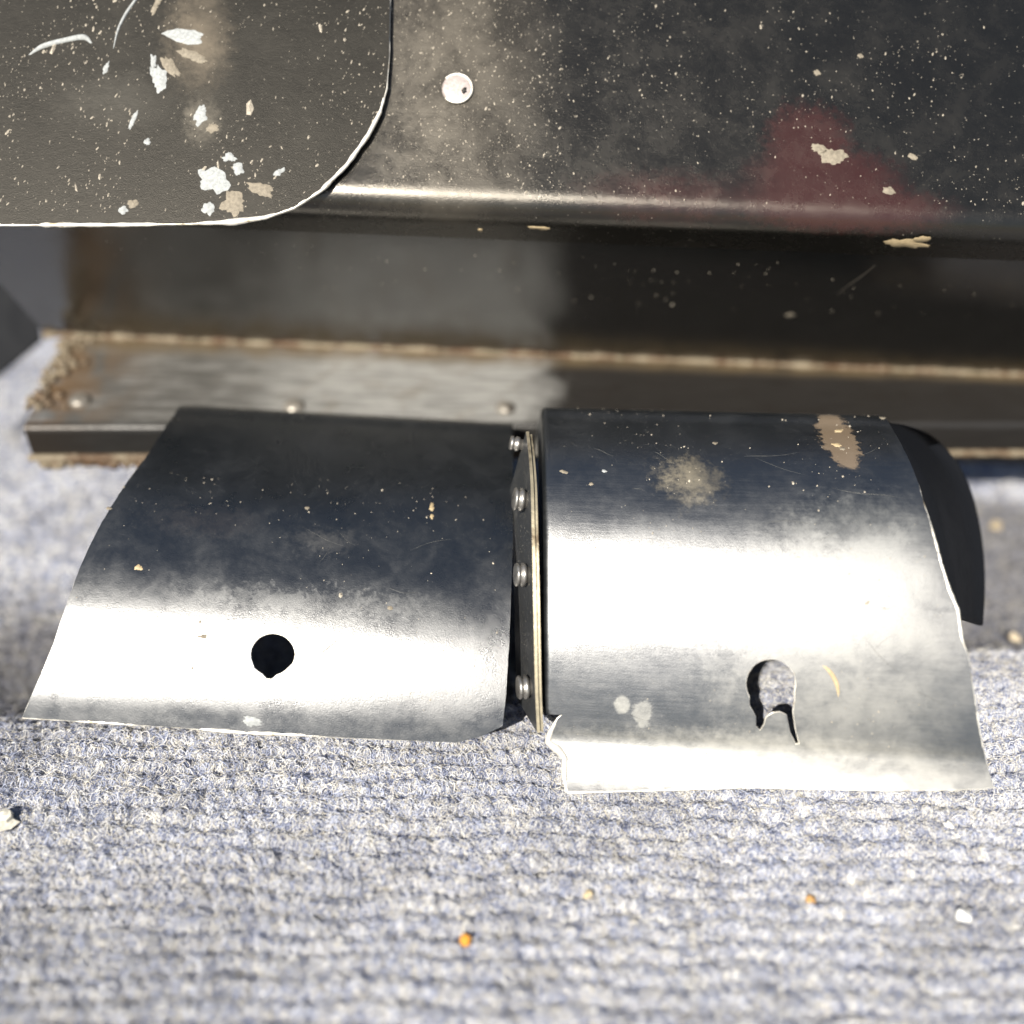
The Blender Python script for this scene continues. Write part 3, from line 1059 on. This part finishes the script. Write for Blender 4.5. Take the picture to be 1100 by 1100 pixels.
def pile(X, Y):
    yy = Y + 0.0032 * (vnoise(X * 90, Y * 90) - 0.5) + 0.02 * X
    row = np.floor(yy / PERIOD)
    rib = 0.5 - 0.5 * np.cos(2 * np.pi * yy / PERIOD)
    tuft = 0.5 - 0.5 * np.cos(2 * np.pi * (X / 0.0044 + row * 0.5 + 0.5 * vnoise(X * 160 + row * 7.7, row * 3.1)))
    return 0.00115 * rib ** 0.7 * (0.55 + 0.45 * tuft) + 0.0010 * (vnoise(X * 420, Y * 420) - 0.5) + 0.0008 * (vnoise(X * 1500, Y * 1500) - 0.5)


def grid(name, xs, ys, zf, mat):
    X, Y = np.meshgrid(xs, ys)
    Z = zf(X, Y)
    V = np.column_stack([X.ravel(), Y.ravel(), Z.ravel()])
    nx, ny = len(xs), len(ys)
    i = np.arange(ny - 1)[:, None] * nx + np.arange(nx - 1)[None, :]
    Fc = np.stack([i, i + 1, i + nx + 1, i + nx], -1).reshape(-1, 4)
    me = bpy.data.meshes.new(name)
    me.vertices.add(len(V))
    me.vertices.foreach_set('co', V.ravel())
    me.loops.add(Fc.size)
    me.loops.foreach_set('vertex_index', Fc.ravel().astype(np.int32))
    me.polygons.add(len(Fc))
    me.polygons.foreach_set('loop_start', np.arange(0, Fc.size, 4, dtype=np.int32))
    me.polygons.foreach_set('use_smooth', np.ones(len(Fc), bool))
    me.attributes.new('shade_wear', 'FLOAT', 'POINT').data.foreach_set('value', shade_wear(X, Y).ravel().astype(np.float32))
    me.materials.append(mat)
    me.update(calc_edges=True)
    return link(bpy.data.objects.new(name, me))


k = NT('carpet_pile')
o = k.obj()
f1, _ = k.noise(o, 1400, 4, 0.7)
f2, _ = k.noise(o, 260, 4, 0.6)
cc = k.mix(k.ramp(f1, 0.35, 0.65), (0.12, 0.13, 0.165), (0.39, 0.395, 0.43))
cc = k.mix(k.math('MULTIPLY', k.ramp(f2, 0.5, 0.7), 0.5), cc, (0.36, 0.33, 0.28))
at_ = k.n('Attribute', attribute_name='shade_wear')
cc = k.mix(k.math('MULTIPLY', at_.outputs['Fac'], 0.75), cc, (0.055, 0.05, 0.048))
carpet_mat = k.out(color=cc, rough=0.95, spec=0.1, normal=k.bump(f1, 0.6, 0.0006))

xs = np.r_[np.linspace(-0.9, -0.21, 16)[:-1], np.arange(-0.21, 0.21, 0.0006), np.linspace(0.21, 0.9, 16)]
ys = np.r_[np.linspace(-0.5, 0.06, 10)[:-1], np.arange(0.06, 0.30, 0.0005), np.arange(0.30, 0.5, 0.0015), np.linspace(0.5, 1.4, 30)]
carpet = grid('carpet', xs, ys, lambda X, Y: swell(X, Y) + pile(X, Y), carpet_mat)
tag(carpet, 'ribbed blue grey loop pile carpet under the metal housing', 'carpet', None, 'structure')

# loose curly fibres over the pile
k = NT('carpet_fibre')
hi_ = k.n('HairInfo')
cr = k.n('ValToRGB')
cr.color_ramp.elements[0].position = 0.0
cr.color_ramp.elements[0].color = (0.07, 0.085, 0.15, 1)
cr.color_ramp.elements[1].position = 1.0
cr.color_ramp.elements[1].color = (0.80, 0.78, 0.74, 1)
for pos, c in ((0.22, (0.19, 0.21, 0.30, 1)), (0.48, (0.42, 0.455, 0.58, 1)), (0.68, (0.56, 0.51, 0.41, 1)), (0.86, (0.68, 0.67, 0.64, 1))):
    e = cr.color_ramp.elements.new(pos)
    e.color = c
k.put(cr.inputs[0], hi_.outputs['Random'])
at_ = k.n('Attribute', attribute_name='shade_wear')
fc = k.mix(k.math('MULTIPLY', at_.outputs['Fac'], 0.72), cr.outputs[0], (0.055, 0.05, 0.048))  # painted shade and random wear darken the fibres
fibre_mat = k.out(color=fc, rough=0.75, spec=0.25)


def fibres(name, n_near, n_far):
    def block(n, x0, x1, y0, y1, rad, lens):
        X = rng.uniform(x0, x1, n)
        Y = rng.uniform(y0, y1, n)
        a = rng.uniform(0, 2 * np.pi, n)
        L = rng.uniform(*lens, n)
        h = rng.uniform(0.0001, 0.0017, n) * (1 + 0.5 * (rng.random(n) < 0.05))
        curl = rng.normal(0, 1.9, n)
        m = 7
        t = np.linspace(0, 1, m)
        P = np.zeros((n, m, 3))
        x, y = X.copy(), Y.copy()
        for j in range(m):
            P[:, j, 0], P[:, j, 1] = x, y
            z = swell(x, y) + pile(x, y)
            P[:, j, 2] = z + h * np.sin(np.pi * t[j]) - 0.0002 + rng.normal(0, 0.00012, n)
            x = x + np.cos(a) * L / m
            y = y + np.sin(a) * L / m
            a = a + curl / 2.2 + rng.normal(0, 0.35, n)
        R = np.repeat(rng.uniform(rad[0], rad[1], n)[:, None], m, 1)
        R[:, -1] *= 0.5
        return P.reshape(-1, 3), R.ravel(), n
    b1 = block(n_near, -0.155, 0.155, 0.072, 0.205, (0.000022, 0.000062), (0.003, 0.008))
    b2 = block(n_far, -0.20, 0.20, 0.19, 0.36, (0.00006, 0.00013), (0.003, 0.007))
    P = np.concatenate([b1[0], b2[0]]).astype(np.float32)
    R = np.concatenate([b1[1], b2[1]]).astype(np.float32)
    hc = bpy.data.hair_curves.new(name)
    hc.add_curves([7] * (b1[2] + b2[2]))
    hc.attributes['position'].data.foreach_set('vector', P.ravel())
    ra = hc.attributes.get('radius') or hc.attributes.new('radius', 'FLOAT', 'POINT')
    ra.data.foreach_set('value', R)
    so = hc.attributes.new('shade_wear', 'FLOAT', 'CURVE')
    so.data.foreach_set('value', shade_wear(P[3::7, 0], P[3::7, 1]).astype(np.float32))
    hc.materials.append(fibre_mat)
    return link(bpy.data.objects.new(name, hc))


fib = fibres('carpet_fibre', 290000, 55000)
tag(fib, 'fuzzy curled blue, grey and cream fibres covering the carpet', 'carpet pile', None, 'stuff')

# ------------------------------------------------------------------ crumbs on the carpet
def on_carpet(px, py):
    d = VV * FPX + VX * (px - 550) + VU * (550 - py)
    z = 0.0
    for _ in range(8):
        t = (z - CAM[2]) / d[2]
        q = CAM + d * t
        z = float(swell(np.array([q[0]]), np.array([q[1]]))[0]) + 0.0012
    return CAM + d * t


crumbs = [
    (500, 1012, 0.0012, (0.75, 0.33, 0.03), 'small orange crumb on the carpet below the left flap', 'orange'),
    (871, 969, 0.0010, (0.60, 0.34, 0.12), 'tiny dull orange crumb on the carpet below the keyhole flap', 'orange'),
    (1033, 986, 0.0017, (0.85, 0.84, 0.80), 'round white crumb on the carpet near the lower right corner', 'white'),
    (8, 885, 0.0022, (0.66, 0.62, 0.52), 'pale husk on the carpet at the left edge of the picture', 'pale'),
    (1089, 689, 0.0017, (0.55, 0.46, 0.33), 'tan grain on the carpet beside the lower right side of the keyhole flap', 'tan'),
    (1069, 567, 0.0017, (0.50, 0.40, 0.25), 'tan grain in the shaded carpet right of the keyhole flap, below the shelf lip', 'tan'),
    (632, 964, 0.0011, (0.62, 0.50, 0.30), 'tiny straw coloured crumb on the carpet below the rib', 'straw'),
    (1018, 888, 0.0010, (0.8, 0.78, 0.72), 'small cream lint knot just below the corner of the keyhole flap', 'lint'),
]
for i, (x, y, r, c, lab, nm) in enumerate(crumbs):
    p = on_carpet(x, y)
    V, F = clod_geo(p + np.array([0, 0, r * 0.7]), (r * 1.15, r, r * 0.8), i * 3 + 1)
    ob = mesh_obj('crumb', V, F, plain('crumb_' + nm + str(i), tuple(q * 0.8 for q in c), tuple(q * 0.5 for q in c), 0.7, 1500), None, None, False)
    tag(ob, lab, 'crumb', 'crumbs on the carpet')
